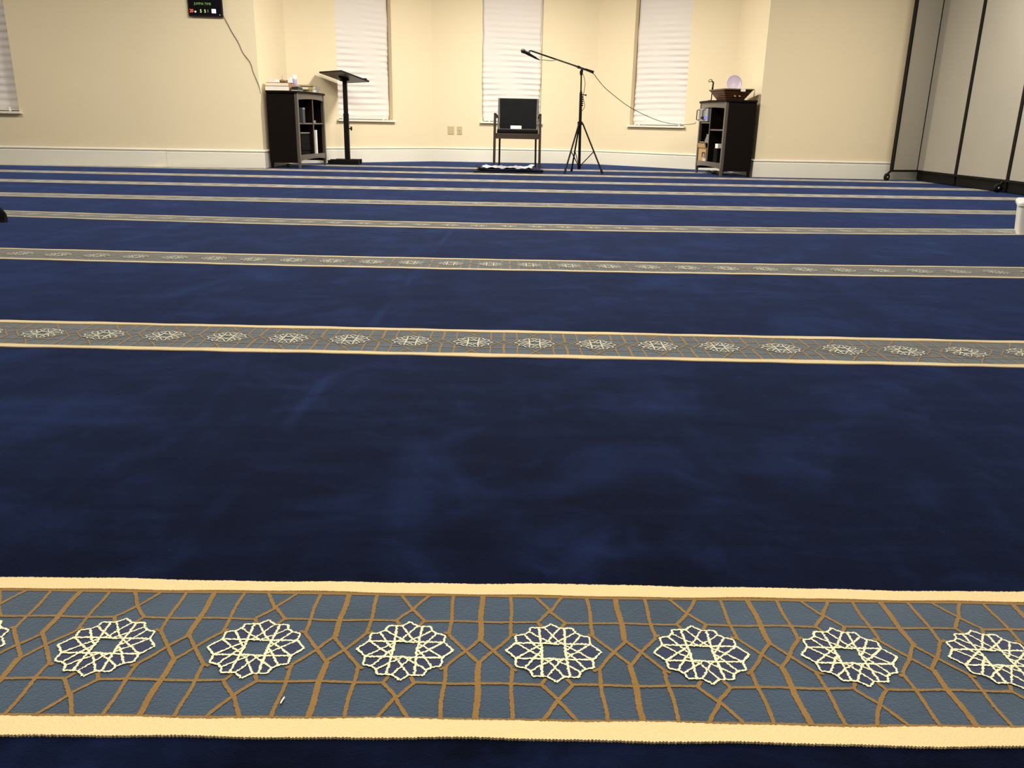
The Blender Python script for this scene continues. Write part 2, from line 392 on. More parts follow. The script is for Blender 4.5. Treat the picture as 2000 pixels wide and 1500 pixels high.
wall('wall_back_left', 'cream back wall left of the bay, under the digital clock', PL, P0, [(w0a, w0b, 0.56, ZT)])
wall('wall_bay_left_return', 'short cream return wall behind the left cabinet', P0, P1)
wall('wall_bay_left', 'angled cream bay wall with the left blind', P1, C1, [(0.70, 1.54, 0.55, ZT)])
wall('wall_bay_centre', 'centre cream bay wall behind the chair', C1, C2, [(0.70, 1.545, 0.56, ZT)])
wall('wall_bay_right', 'angled cream bay wall with the right blind', C2, P3, [(0.594, 1.45, 0.55, ZT)])
wall('wall_bay_right_return', 'short bright return wall behind the right cabinet', P3, P4)
wall('wall_back_right', 'cream back wall right of the bay beside the folding partition', P4, PR)
wall('wall_left', 'left side wall of the hall', Vector((-9.1, -3.1)), PL)
wall('wall_right', 'right side wall of the hall', PR, Vector((9.1, -3.1)))
wall('wall_rear', 'rear wall of the hall', Vector((9.1, -3.1)), Vector((-9.1, -3.1)))
struct(MB().box(-9.3, 9.3, -3.3, 13.3, CEIL, CEIL+0.1).build('ceiling', M['ceiling']), 'flat white ceiling of the hall')

# baseboards with mitred ends
prof = [(0, 0), (0.016, 0), (0.016, 0.160), (0.0115, 0.166), (0.0115, 0.174), (0.022, 0.180), (0.022, 0.188), (0.010, 0.198), (0, 0.200)]
PS = Vector((-3.815, P0.y-(P0.x+3.815)*0.1071))
path = [PL, PS, P0, P1, C1, C2, P3, P4, PR]
nm = ['baseboard_left', 'baseboard_left', 'baseboard_bay_left_return', 'baseboard_bay_left', 'baseboard_bay_centre', 'baseboard_bay_right', 'baseboard_bay_right_return', 'baseboard_right']
lb = ['white baseboard left of the hairline joint, below the left wall', 'white baseboard between the joint and the left cabinet', 'white baseboard behind the left cabinet', 'white baseboard of the angled wall behind the lectern',
      'white baseboard behind the chair', 'white baseboard of the angled wall behind the microphone stand', 'white baseboard behind the right cabinet', 'white baseboard between the right cabinet and the partition']
def inward(a, b_): d = (b_-a).normalized(); return Vector((d.y, -d.x))
def mitre(i):
    n1 = inward(path[i-1], path[i]) if i > 0 else None; n2 = inward(path[i], path[i+1]) if i < len(path)-1 else None
    if n1 is None: return n2
    if n2 is None: return n1
    s = (n1+n2); return s/(1+n1.dot(n2))
for i in range(len(path)-1):
    a, b_ = path[i], path[i+1]; ma, mb_ = mitre(i), mitre(i+1); d = (b_-a).normalized()
    g1 = 0.0012 if i == 1 else 0; g2 = 0.0012 if i == 0 else 0
    vs = [(a.x+ma.x*p+d.x*g1, a.y+ma.y*p+d.y*g1, z) for p, z in prof]+[(b_.x+mb_.x*p-d.x*g2, b_.y+mb_.y*p-d.y*g2, z) for p, z in prof]
    n = len(prof)
    o = MB().add(vs, [(k, k+1, k+1+n, k+n) for k in range(n-1)]+[tuple(range(n))[::-1], tuple(range(n, 2*n))]).build(nm[i], M['trim'])
    struct(o, lb[i])

# thin pale edge strip between carpet and right baseboard, under the partition
# ------------------------------------------------------------------ windows with pleated shades
def shade(A, B, x0, x1, z0, z1, label, seed, inset=0.012, dz=0.0):
    rz, Ln = frame(A, B); rnd = random.Random(seed)
    t = thing('pleated_shade', label, 'window blind', (A.x, A.y, 0), rz, 'white pleated window shades')
    # place at opening
    d = Vector((math.cos(rz), math.sin(rz))); base = A+d*x0; t.location = (base.x, base.y, z0)
    W = x1-x0-2*inset; H = z1-z0
    nx = 22; nz = 300; vs = []; pitch = 0.076
    ph = [rnd.uniform(0, 6.28) for _ in range(6)]
    for j in range(nz+1):
        z = 0.03+dz+(H-0.04)*j/nz
        for i in range(nx+1):
            u = i/nx
            fade = 0.22+0.85*min(1, max(0.0, (1.35-z)/0.75))
            a = 0.0055*fade*(0.75+0.35*math.sin(u*4+ph[0]+z*3.1)+0.3*math.sin(u*9+ph[1]+z*7))
            wv = 0.010*math.sin(u*2.6+ph[2]+z*2.2)
            c = math.cos(2*math.pi*(z+wv)/pitch)
            y = 0.085-a*(abs(c)**0.6*(1 if c > 0 else -1))
            edge = (0.004*math.sin(z*6+ph[3])+0.003*math.sin(z*17+ph[4])) * (2*u-1)
            vs.append((inset+W*u+edge, y, z))
    fs = [(j*(nx+1)+i, j*(nx+1)+i+1, (j+1)*(nx+1)+i+1, (j+1)*(nx+1)+i) for j in range(nz) for i in range(nx)]
    o = MB().add(vs, fs, True).build('shade_fabric', M['shade'], t)
    so = o.modifiers.new('solid', 'SOLIDIFY'); so.thickness = 0.001
    MB().box(inset+0.02, inset+W-0.02, 0.075, 0.093, 0.012+dz, 0.029+dz).build('bottom_rail', M['shade'], t, 0.002)
    for xx in (0.12, 0.88): MB().box(inset+W*xx-0.012, inset+W*xx+0.012, 0.066, 0.074, 0.004, 0.05).build('hold_clip', M['plastic_w'], t, 0.002)
    return t
def window(n, A, B, x0, x1, z0, z1, label):
    rz, Ln = frame(A, B)
    root = MB().box(x0+0.0, x1-0.0, 0.118, 0.150, z0+0.0, z0+0.05).box(x0, x1, 0.118, 0.150, z1-0.05, z1).box(x0, x0+0.05, 0.118, 0.150, z0+.05, z1-.05).box(x1-0.05, x1, 0.118, 0.150, z0+.05, z1-.05)\
        .box(x0+.05, x1-.05, 0.122, 0.146, (z0+z1)/2-0.02, (z0+z1)/2+0.02).build(f'window_{n}', M['trim'], loc=(A.x, A.y, 0), rot=(0, 0, rz))
    struct(root, label)
    MB().box(x0+0.05, x1-0.05, 0.130, 0.136, z0+0.05, (z0+z1)/2-0.02).build('window_pane', M['glass'], root)
    MB().box(x0+0.05, x1-0.05, 0.130, 0.136, (z0+z1)/2+0.02, z1-0.05).build('window_pane', M['glass'], root)
    MB().box(x0-0.025, x1+0.025, -0.045, 0.0, z0-0.022, z0).box(x0, x1, 0.0, 0.118, z0-0.0, z0+0.002).build('window_sill', M['trim'], root, 0.003)
    return root
window(1, PL, P0, w0a, w0b, 0.56, ZT, 'window at the far left edge behind a grey-lit blind')
window(2, P1, C1, 0.70, 1.54, 0.55, ZT, 'left bay window behind the lectern')
window(3, C1, C2, 0.70, 1.545, 0.56, ZT, 'centre bay window behind the chair')
window(4, C2, P3, 0.594, 1.45, 0.55, ZT, 'right bay window between microphone stand and cabinet')
shade(PL, P0, w0a, w0b, 0.56, ZT, 'white blind in shade at the far left edge, over its sill', 1)
shade(P1, C1, 0.70, 1.54, 0.55, ZT, 'white crinkled blind in the bay behind the black lectern', 2)
shade(C1, C2, 0.70, 1.545, 0.56, ZT, 'white crinkled blind in the centre window behind the armchair', 3)
shade(C2, P3, 0.594, 1.45, 0.55, ZT, 'white crinkled blind right of the microphone stand, above the sagging cable', 4)

# ------------------------------------------------------------------ text helper
def text_mesh(name, s, size, m, parent, loc, rot, depth=0.0006, xscale=1.0, align='LEFT'):
    cu = bpy.data.curves.new(name, 'FONT'); cu.body = s; cu.size = size; cu.extrude = depth; cu.align_x = align
    tmp = bpy.data.objects.new(name, cu); COL.objects.link(tmp)
    bpy.context.view_layer.update()
    me = bpy.data.meshes.new_from_object(tmp.evaluated_get(bpy.context.evaluated_depsgraph_get()))
    bpy.data.objects.remove(tmp, do_unlink=True)
    me.materials.clear(); me.materials.append(m); me.name = name
    o = bpy.data.objects.new(name, me); COL.objects.link(o); o.parent = parent; o.location = loc; o.rotation_euler = rot; o.scale = (xscale, 1, 1)
    return o

# ------------------------------------------------------------------ digital prayer clock on the left wall
rzL, _ = frame(PL, P0)
ck = thing('digital_clock', 'black digital wall clock with glowing digits left of the bay', 'clock', (-3.437, 9.697, 1.571), rzL)
MB().box(0.004, 0.358, -0.040, -0.001, 0.0, 0.27).build('housing', M['black'], ck, 0.004)
MB().box(0.016, 0.346, -0.0425, -0.0401, 0.012, 0.258).build('screen', mat('black_screen', (0.006, 0.005, 0.008, 1), 0.15, var=0), ck)
fr = (R(90), 0, 0); yy = -0.0431
text_mesh('green_lettering', 'JUMMA TIME', 0.034, M['green_led'], ck, (0.070, yy, 0.112), fr, xscale=0.92)
text_mesh('red_digits', '20', 0.046, M['red_led'], ck, (0.018, yy, 0.036), fr, 0.0008, 0.85)
text_mesh('white_digit', 'o', 0.034, M['white_led'], ck, (0.067, yy, 0.036), fr, 0.0008, 1.1)
text_mesh('yellow_digit', '5', 0.044, M['yellow_led'], ck, (0.124, yy, 0.037), fr, 0.0008, 0.9)
text_mesh('yellow_digit', '5', 0.044, M['yellow_led'], ck, (0.168, yy, 0.037), fr, 0.0008, 0.9)
text_mesh('grey_digit', '1', 0.040, M['grey_led'], ck, (0.200, yy, 0.040), fr, 0.0008, 0.8)
MB().box(0.247, 0.290, yy-0.001, yy+0.0006, 0.034, 0.074).build('white_sticker', M['white_led'], ck)
mb = MB()
for z in (0.044, 0.054, 0.063): mb.box(0.254, 0.283, yy-0.0016, yy-0.001, z, z+0.0015)
tag(mb.build('sticker_lines', M['grey_led'], ck), None, None, None, 'stuff')
MB().box(0.325, 0.334, yy-0.001, yy+0.0006, 0.014, 0.023).build('sensor', M['grey_led'], ck)

def smooth(pts, n=6):
    P = [Vector(p) for p in pts]; out = []
    for i in range(len(P)-1):
        a, b_, c, d = P[max(i-1, 0)], P[i], P[i+1], P[min(i+2, len(P)-1)]
        for k in range(n):
            t = k/n; out.append(0.5*((2*b_)+(-a+c)*t+(2*a-5*b_+4*c-d)*t*t+(-a+3*b_-3*c+d)*t**3))
    out.append(P[-1]); return out
wp = [(-3.081, 9.712, 1.592), (-3.039, 9.729, 1.501), (-3.007, 9.733, 1.431), (-2.946, 9.740, 1.324), (-2.905, 9.744, 1.221), (-2.836, 9.751, 1.124), (-2.811, 9.754, 1.029), (-2.772, 9.756, 0.924), (-2.752, 9.757, 0.861), (-2.747, 9.757, 0.80)]
tag(MB().tube(smooth(wp), 0.0032, 6).build('clock_wire', mat('brown_wire', (0.05, 0.035, 0.02, 1), 0.5)), 'thin dark wire running down the wall from the digital clock', 'cable')

# ------------------------------------------------------------------ wall plates
rzC, _ = frame(C1, C2)
def plate(x, label, outlet):
    d = Vector((math.cos(rzC), math.sin(rzC))); p = C1+d*x
    t = thing('wall_plate', label, 'wall plate', (p.x, p.y, 0.432), rzC)
    wd = 0.046 if not outlet else 0.036
    MB().box(-wd, wd, -0.007, -0.0005, -0.056, 0.056).build('cover', M['beige'], t, 0.003)
    if outlet:
        MB().box(-0.010, 0.010, -0.010, -0.007, -0.020, 0.020).build('socket_insert', mat('pale_insert', srgb(214, 196, 160), 0.4), t, 0.002)
        MB().lathe([(0.0, 0.006), (0.005, 0.006), (0.006, 0)], 12, Matrix.Translation((0, -0.010, 0.0)) @ Matrix.Rotation(R(90), 4, 'X')).build('jack', M['black'], t)
    for z in (-0.04, 0.04): MB().lathe([(0, 0.0016), (0.003, 0.0014), (0.0035, 0)], 10, Matrix.Translation((0, -0.007, z)) @ Matrix.Rotation(R(90), 4, 'X')).build('screw', M['silver'], t)
plate(0.262, 'blank beige wall plate, the left one of the pair below the bay wall corner', False)
plate(0.385, 'beige wall plate with a black jack, right one of the pair', True)

# ------------------------------------------------------------------ cabinets
def cabinet(label, origin, rz, shelves_l, shelves_r):
    W, D, H = 0.86, 0.36, 0.84
    t = thing('open_cabinet', label, 'cabinet', (*origin, 0), rz)
    bow = lambda x, a: -D/2 - a*(1-(2*x/W)**2)
    n = 16; xs = [-W/2+W*i/n for i in range(n+1)]
    e = M['espresso']; f = M['espresso_front']
    top = [(-W/2-0.018, D/2), (-W/2-0.018, -D/2-0.008)] + [(x, bow(x, 0.040)-0.012) for x in xs] + [(W/2+0.018, -D/2-0.008), (W/2+0.018, D/2)]
    MB().prism(top[::-1], H-0.022, H).build('top_board', e, t, 0.003)
    for s in (-1, 1):
        x = s*(W/2-0.009)
        MB().box(x-0.008, x+0.008, -D/2+0.03, D/2-0.03, 0.060, H-0.022).build('side_panel', e, t)
        for y in (-D/2+0.016, D/2-0.016):
            xx = s*(W/2-0.018)
            MB().add([(xx-0.012-(0.004 if 0 else 0), y-0.011, 0), (xx+0.012, y-0.011, 0), (xx+0.012, y+0.011, 0), (xx-0.012, y+0.011, 0),
                      (xx-0.018, y-0.016, 0.10), (xx+0.018, y-0.016, 0.10), (xx+0.018, y+0.016, 0.10), (xx-0.018, y+0.016, 0.10),
                      (xx-0.018, y-0.016, H-0.022), (xx+0.018, y-0.016, H-0.022), (xx+0.018, y+0.016, H-0.022), (xx-0.018, y+0.016, H-0.022)],
                     [(0, 3, 2, 1), (8, 9, 10, 11)]+[(a, (a+1) % 4 + (a//4)*4, (a+1) % 4 + (a//4)*4+4, a+4) for a in range(8)]).build('leg', e if y > 0 else f, t)
    MB().box(-W/2+0.02, W/2-0.02, D/2-0.012, D/2-0.004, 0.075, H-0.022).build('back_panel', e, t)
    # curved rails: lower edge of the top rail arches, bottom rail sags upward at its ends
    def rail(name, z0f, z1f):
        vs = []; th = 0.018
        for x in xs:
            xx = x*(W-0.07)/W; y = bow(x, 0.030)+0.004
            vs += [(xx, y, z0f(x)), (xx, y, z1f(x)), (xx, y+th, z1f(x)), (xx, y+th, z0f(x))]
        fs = []
        for i in range(n):
            a = 4*i; fs += [(a, a+4, a+5, a+1), (a+1, a+5, a+6, a+2), (a+2, a+6, a+7, a+3), (a+3, a+7, a+4, a)]
        fs += [(0, 1, 2, 3), (4*n+3, 4*n+2, 4*n+1, 4*n)]
        MB().add(vs, fs).build(name, f, t)
    q = lambda x: (2*x/W)**2
    rail('top_rail', lambda x: H-0.022-0.055-0.014*q(x), lambda x: H-0.022)
    rail('bottom_rail', lambda x: 0.085+0.018*(1-q(x)), lambda x: 0.150+0.004*(1-q(x)))
    bot = [(-W/2+0.02, D/2-0.012)] + [(x*(W-.06)/W, bow(x, 0.028)+0.02) for x in xs] + [(W/2-0.02, D/2-0.012)]
    MB().prism(bot[::-1], 0.135, 0.150).build('bottom_board', e, t)
    MB().box(-0.008, 0.008, -D/2-0.008, D/2-0.012, 0.150, H-0.022).build('divider', e, t)
    MB().box(-0.008, 0.008, -D/2-0.016, -D/2-0.008, 0.150, H-0.08).build('divider_edge', f, t)
    for (a, c, hs) in ((-W/2+0.017, -0.008, shelves_l), (0.008, W/2-0.017, shelves_r)):
        for h in hs:
            ys = [(a, D/2-0.012)]+[(a+(c-a)*i/6, bow(a+(c-a)*i/6, 0.020)+0.012) for i in range(7)]+[(c, D/2-0.012)]
            sh = MB().prism(ys[::-1], h-0.012, h).build('shelf', e, t)
            ed = MB(); vs = []
            for i in range(7):
                x = a+(c-a)*i/6; y = bow(x, 0.020)+0.0115
                vs += [(x, y, h-0.014), (x, y, h+0.001), (x, y+0.003, h+0.001), (x, y+0.003, h-0.014)]
            fs = []
            for i in range(6):
                k = 4*i; fs += [(k, k+4, k+5, k+1), (k+1, k+5, k+6, k+2), (k+3, k+7, k+4, k)]
            ed.add(vs, fs).build('shelf_edge', f, sh)
    return t
AL = R(81.9); AR = R(-83.2)
OL = Vector((-2.355, 9.80))+Vector((math.cos(AL), math.sin(AL)))*0.43+Vector((-math.sin(AL), math.cos(AL)))*0.18
OR = Vector((2.445, 9.79))-Vector((math.cos(AR), math.sin(AR)))*0.43+Vector((-math.sin(AR), math.cos(AR)))*0.18
cabinet('dark wood open cabinet left of the lectern, books on top', (OL.x, OL.y), AL, [0.50], [0.50])
cabinet('dark wood open cabinet at the right bay corner under the brown basket', (OR.x, OR.y), AR, [0.60, 0.375], [0.52])
def onL(x, y): c, s = math.cos(AL), math.sin(AL); return (OL.x+c*x-s*y, OL.y+s*x+c*y)
def onR(x, y): c, s = math.cos(AR), math.sin(AR); return (OR.x+c*x-s*y, OR.y+s*x+c*y)

def book(label, pos, z, rz, wx, wy, h, cover, group=None, pages='pages'):
    """lies flat; spine on +x side"""
    t = thing('book', label, 'book', (pos[0], pos[1], z), rz, group); c = 0.0022
    MB().box(-wx/2, wx/2, -wy/2, wy/2, 0.0005, c).box(-wx/2, wx/2, -wy/2, wy/2, h-c, h).box(wx/2-c, wx/2, -wy/2, wy/2, c, h-c).build('cover', M[cover], t)
    MB().box(-wx/2+0.004, wx/2-c, -wy/2+0.004, wy/2-0.004, c, h-c).build('pages', M[pages], t)
    return t
# books on the left cabinet (local x: near -> far; local y: front - -> back +)
zt = 0.8405; G = 'books on top of the left cabinet'
def bkL(label, x, y, z, dr, wx, wy, h, cover, pages='pages'): return book(label, onL(x, y), z, AL+dr, wx, wy, h, cover, G, pages)
bkL('thick white-paged book lowest at the left end of the left cabinet top', -0.315, 0.050, zt, R(-90), 0.285, 0.22, 0.050, 'tan', 'paper')
bkL('tan-covered book lying on the thick white-paged book', -0.305, 0.050, zt+0.050, R(-91), 0.27, 0.20, 0.036, 'tan')
bkL('dark green book at the front corner of the left cabinet top', -0.330, -0.145, zt+0.012, R(-88), 0.078, 0.15, 0.030, 'green', 'green')
bkL('thin grey book under the dark green one', -0.330, -0.146, zt, R(-88), 0.082, 0.17, 0.012, 'greycov')
bkL('thin pale book between the two-book stack and the green book', -0.110, 0.050, zt, R(-84), 0.20, 0.13, 0.052, 'greycov')
bkL('tan book under the olive-covered one', -0.060, -0.150, zt, R(-80), 0.10, 0.15, 0.024, 'olive')
bkL('olive-covered book with cream pages near the middle of the cabinet top', -0.075, -0.135, zt+0.024, R(-86), 0.15, 0.18, 0.032, 'olive')
bkL('pale book at the bottom of the right-hand stack on the left cabinet', 0.150, -0.140, zt, R(-78), 0.13, 0.19, 0.036, 'greycov', 'paper')
bkL('pinkish white book second from bottom of the right-hand stack', 0.165, -0.125, zt+0.036, R(-84), 0.15, 0.21, 0.034, 'greycov', 'paper')
bkL('thin cream book topmost of the right-hand stack on the left cabinet', 0.120, -0.090, zt+0.070, R(-84), 0.19, 0.24, 0.012, 'olive')
# small things over the stack
def small_box(label, pos, z, rz, sx, sy, sz, m, cat='box', name='small_box'):
    t = thing(name, label, cat, (pos[0], pos[1], z), rz)
    MB().box(-sx/2, sx/2, -sy/2, sy/2, 0, sz*0.72).build('box_body', M[m], t, 0.001)
    MB().box(-sx/2-0.001, sx/2+0.001, -sy/2-0.001, sy/2+0.001, sz*0.72, sz).build('lid', M[m], t, 0.001)
    return t
zs = zt+0.0865
small_box('low white box on the tan book above the left cabinet', onL(-0.31, 0.125), zs, AL, 0.10, 0.08, 0.034, 'paper')
t = thing('incense_burner', 'small brown pot with an upright stick on the tan book', 'incense burner', (*onL(-0.31, 0.030), zs), AL)
MB().lathe([(0, 0), (0.022, 0), (0.030, 0.010), (0.031, 0.022), (0.024, 0.032), (0.020, 0.033), (0.018, 0.026), (0, 0.024)], 18).build('pot', M['brown'], t)
MB().tube([(0.0, 0, 0.024), (0.002, -0.002, 0.085)], [0.0028, 0.0012], 6).build('stick', M['brown'], t)
t = thing('clay_jar', 'small round tan jar beside the brown pot', 'jar', (*onL(-0.31, -0.022), zs), AL)
MB().lathe([(0, 0), (0.018, 0), (0.024, 0.010), (0.022, 0.020), (0.012, 0.026), (0.010, 0.030), (0, 0.030)], 18).build('jar_body', M['tan'], t)
small_box('cream carton on the front end of the tan book', onL(-0.335, -0.072), zs, AL+0.2, 0.055, 0.045, 0.034, 'paper')
small_box('tiny white carton stacked on the cream carton', onL(-0.335, -0.067), zs+0.0345, AL-0.1, 0.045, 0.038, 0.022, 'paper')
t = thing('pump_bottle', 'lilac and white bottle behind the cream carton on the left cabinet', 'bottle', (*onL(-0.215, -0.075), zt+0.053), AL)
MB().lathe([(0, 0), (0.024, 0), (0.026, 0.004), (0.026, 0.075), (0.025, 0.078)], 20).build('bottle_body', M['purple'], t)
MB().lathe([(0.025, 0.078), (0.0265, 0.082), (0.0265, 0.115), (0.022, 0.124), (0, 0.126)], 20).build('white_cap', M['plastic_w'], t)
# inside the left cabinet
bkl = thing('box_file', 'dark grey box file standing on the upper shelf of the left cabinet', 'file', (*onL(-0.30, -0.11), 0.501), AL)
MB().box(-0.035, 0.035, -0.09, 0.12, 0, 0.165).build('file_body', mat('dark_grey_card', (0.03, 0.035, 0.04, 1), 0.5), bkl, 0.002)
MB().box(-0.033, 0.033, -0.0915, -0.09, 0.145, 0.163).build('spine_label', M['greycov'], bkl)
small_box('small white carton on the upper right shelf of the left cabinet', onL(0.075, -0.15), 0.501, AL, 0.08, 0.06, 0.028, 'greycov')
t = thing('folder', 'thin grey folder leaning against the divider on the upper shelf', 'folder', (*onL(0.018, -0.07), 0.501), AL)
MB().box(-0.004, 0.004, -0.11, 0.11, 0, 0.20).build('folder_leaf', M['greycov'], t, 0.001)
t = thing('book', 'tall white book standing in the lower right compartment of the left cabinet', 'book', (*onL(0.062, -0.103), 0.151), AL)
MB().box(-0.013, -0.011, -0.10, 0.10, 0, 0.27).box(0.011, 0.013, -0.10, 0.10, 0, 0.27).box(-0.011, 0.011, -0.102, -0.10, 0, 0.27).build('cover', M['paper'], t)
MB().box(-0.011, 0.011, -0.10, 0.096, 0.003, 0.266).build('pages', M['pages'], t)
bkb = thing('book_stack_base', 'pile of dark magazines topped by a grey one in the lower left compartment', 'magazines', (*onL(-0.23, -0.08), 0.151), AL)
mbk = MB()
for i in range(9): mbk.box(-0.14+random.uniform(-.004, .004), 0.12, -0.10+random.uniform(-.006, .006), 0.12, i*0.026, i*0.026+0.024)
mbk.build('magazines', M['vinyl'], bkb)
MB().box(-0.14, 0.12, -0.105, 0.12, 0.2345, 0.244).build('grey_cover', M['greycov'], bkb)
bkb.name = 'magazine_pile'
t = thing('grey_block', 'small grey adapter on the carpet under the left cabinet', 'block', (*onL(-0.12, 0.09), 0.0), AL)  # grey block and cord standing for a small silvery spot
MB().box(-0.03, 0.03, -0.02, 0.02, 0.0, 0.035).build('block_body', M['greycov'], t, 0.004)
MB().tube(smooth([(0.03, 0, 0.015), (0.08, 0.01, 0.006), (0.12, 0.03, 0.005), (0.15, 0.05, 0.005)]), 0.003, 6).build('block_cord', M['black'], t)

# ------------------------------------------------------------------ on and in the right cabinet
t = thing('wicker_basket', 'brown flared basket on top of the right cabinet', 'basket', (*onR(0.085, -0.005), zt), AR)
def rectring(hx, hy, z, r=0.03, n=4):
    pts = []
    for cx, cy_, a0 in ((hx-r, hy-r, 0), (-hx+r, hy-r, 90), (-hx+r, -hy+r, 180), (hx-r, -hy+r, 270)):
        for k in range(n+1):
            a = R(a0+90*k/n); pts.append((cx+r*math.cos(a), cy_+r*math.sin(a), z))
    return pts
def shell(rings, mb, closed_bottom=True):
    n = len(rings[0]); vs = [p for r in rings for p in r]; fs = []
    for i in range(len(rings)-1):
        for k in range(n): fs.append((i*n+k, i*n+(k+1) % n, (i+1)*n+(k+1) % n, (i+1)*n+k))
    if closed_bottom: fs.append(tuple(range(n))[::-1]); fs.append(tuple(range((len(rings)-1)*n, len(rings)*n)))
    mb.add(vs, fs); return mb
# outer wall up, inner wall down: slatted wicker walls rippled row by row
rows = 10; rings = []
for i in range(rows+1):
    u = i/rows; d = 0.0015 if i % 2 else -0.0015
    rings.append(rectring(0.158+0.097*u+d, 0.105+0.068*u+d, 0.112*u))
for i in range(rows, -1, -2):
    u = i/rows; rings.append(rectring(0.150+0.097*u, 0.097+0.068*u, max(0.006, 0.112*u)))
shell(rings, MB()).build('woven_body', M['wicker'], t)
shell([rectring(0.244, 0.160, 0.110), rectring(0.263, 0.180, 0.110), rectring(0.263, 0.180, 0.122), rectring(0.244, 0.160, 0.122), rectring(0.244, 0.160, 0.110)], MB(), False).build('rim', mat('light_wicker_rim', (0.10, 0.055, 0.022, 1), 0.5, var=0.4, scale=50), t)
for dy in (-0.028, 0.028):
    MB().lathe([(0.0, 0.002), (0.009, 0.002), (0.012, 0.0)], 14, Matrix.Translation((0.158+0.097*0.45+0.001, dy, 0.05)) @ Matrix.Rotation(R(43), 4, 'Y') @ Matrix.Scale(1.6, 4, (1, 0, 0))).build('grip_hole_rim', M['card'], t)
t = thing('plastic_dish', 'round lavender dish standing upright in the brown basket', 'dish', (*onR(0.06, 0.03), zt+0.19), AR+R(83.2))
Tm = Matrix.Rotation(R(82), 4, 'X')
MB().lathe([(0, -0.012), (0.045, -0.010), (0.078, 0.006), (0.087, 0.014), (0.089, 0.012), (0.080, -0.002), (0.046, -0.018), (0, -0.020)], 36, Tm).build('dish_bowl', M['lav'], t)
MB().lathe([(0.086, 0.011), (0.091, 0.013), (0.091, 0.017), (0.086, 0.017)], 36, Tm).build('dish_rim', M['lav'], t)
t = thing('white_towel', 'folded white cloth lying inside the brown basket', 'cloth', (*onR(0.06, 0.0), zt+0.007), AR)
shell([rectring(0.14, 0.088, 0.0, 0.02), rectring(0.18, 0.12, 0.06, 0.03), rectring(0.20, 0.135, 0.090, 0.04), rectring(0.15, 0.08, 0.107, 0.04)], MB()).build('folded_cloth', M['paper'], t, 0.004)
t = thing('paper_tag', 'small white tag hooked over the rim of the brown basket', 'tag', (*onR(0.3505, 0.035), zt+0.092), AR)
MB().box(0.0, 0.0015, -0.028, 0.028, 0.0, 0.030).box(-0.025, 0.0015, -0.028, 0.028, 0.030, 0.0315).build('tag_card', M['paper'], t)
t = thing('desk_mic_stand', 'black desk stand with an empty round clip on the right cabinet', 'stand', (*onR(-0.285, -0.100), zt), AR+R(83.2))
MB().lathe([(0, 0), (0.045, 0), (0.046, 0.006), (0.040, 0.011), (0.012, 0.014), (0, 0.014)], 24).build('round_base', M['black_metal'], t)
MB().tube([(0, 0, 0.012), (0.003, 0, 0.12), (0.004, 0, 0.125), (0.005, 0, 0.155)], [0.006, 0.006, 0.011, 0.011], 10).build('stem', M['black_metal'], t)
MB().tube([(0.005, 0, 0.15), (0.008, 0, 0.205), (0.010, 0, 0.212), (-0.012, 0, 0.228)], [0.009, 0.010, 0.009, 0.007], 10).build('swivel_joint', M['black_metal'], t)
ring = [(-0.030+0.020*math.cos(a), 0.0, 0.232+0.013*math.sin(a)+0.006*math.cos(a)) for a in [2*math.pi*k/16 for k in range(17)]]
MB().tube(ring, 0.0035, 8, False).build('clip_ring', M['black_metal'], t)
small_box('white printed carton between the desk stand and the basket', onR(-0.236, -0.03), zt, AR+0.15, 0.05, 0.05, 0.085, 'paper')
t = thing('loose_papers', 'loose white papers on the front edge of the right cabinet top', 'papers', (*onR(-0.20, -0.145), zt), AR)
for i, (dx, dr) in enumerate(((0, 0.1), (0.04, -0.25), (-0.05, 0.4))):
    o = MB().box(-0.06, 0.06, -0.035, 0.035, 0.0004+i*0.0016, 0.0014+i*0.0016).build('sheet', M['paper'], t); o.location = (dx, 0, 0); o.rotation_euler = (0, 0, dr)
# amplifier poking out of the upper far compartment
t = thing('audio_receiver', 'silver audio unit with black handles and blue light in the right cabinet', 'amplifier', (*onR(-0.215, -0.085), 0.602), AR)
MB().box(-0.155, 0.155, -0.125, 0.12, 0.006, 0.150).build('case', M['silver'], t, 0.004)
MB().box(-0.145, 0.045, -0.128, -0.1251, 0.02, 0.138).build('front_plate', mat('grey_plate', (0.30, 0.30, 0.32, 1), 0.35, 0.5), t)
MB().box(-0.06, 0.04, -0.131, -0.1281, 0.035, 0.060).build('slot', M['black'], t)
for x in (-0.145, 0.065):
    MB().tube([(x, -0.125, 0.02), (x, -0.152, 0.026), (x, -0.152, 0.134), (x, -0.125, 0.140)], 0.006, 8).build('handle', M['black'], t)
MB().box(0.085, 0.125, -0.129, -0.1251, 0.03, 0.065).build('blue_light', M['blue_led'], t)
for x in (-0.13, 0.13): MB().lathe([(0, 0), (0.012, 0), (0.012, 0.006), (0, 0.006)], 12, Matrix.Translation((x, -0.09, 0))).build('foot', M['black'], t)
G2 = 'grey books in the right cabinet'
for i, (w_, d_) in enumerate(((0.15, 0.16), (0.13, 0.15), (0.11, 0.14))):
    book(['grey book at the bottom of the pile in the right cabinet', 'grey book in the middle of the pile in the right cabinet', 'grey book topmost of the pile in the right cabinet'][i], onR(-0.10, -0.10), 0.376+i*0.029, AR, w_, d_, 0.028, 'greycov', G2, 'greycov')
t = thing('cardboard_box', 'open brown cardboard box in the bottom far compartment of the right cabinet', 'box', (*onR(-0.20, -0.10), 0.151), AR)
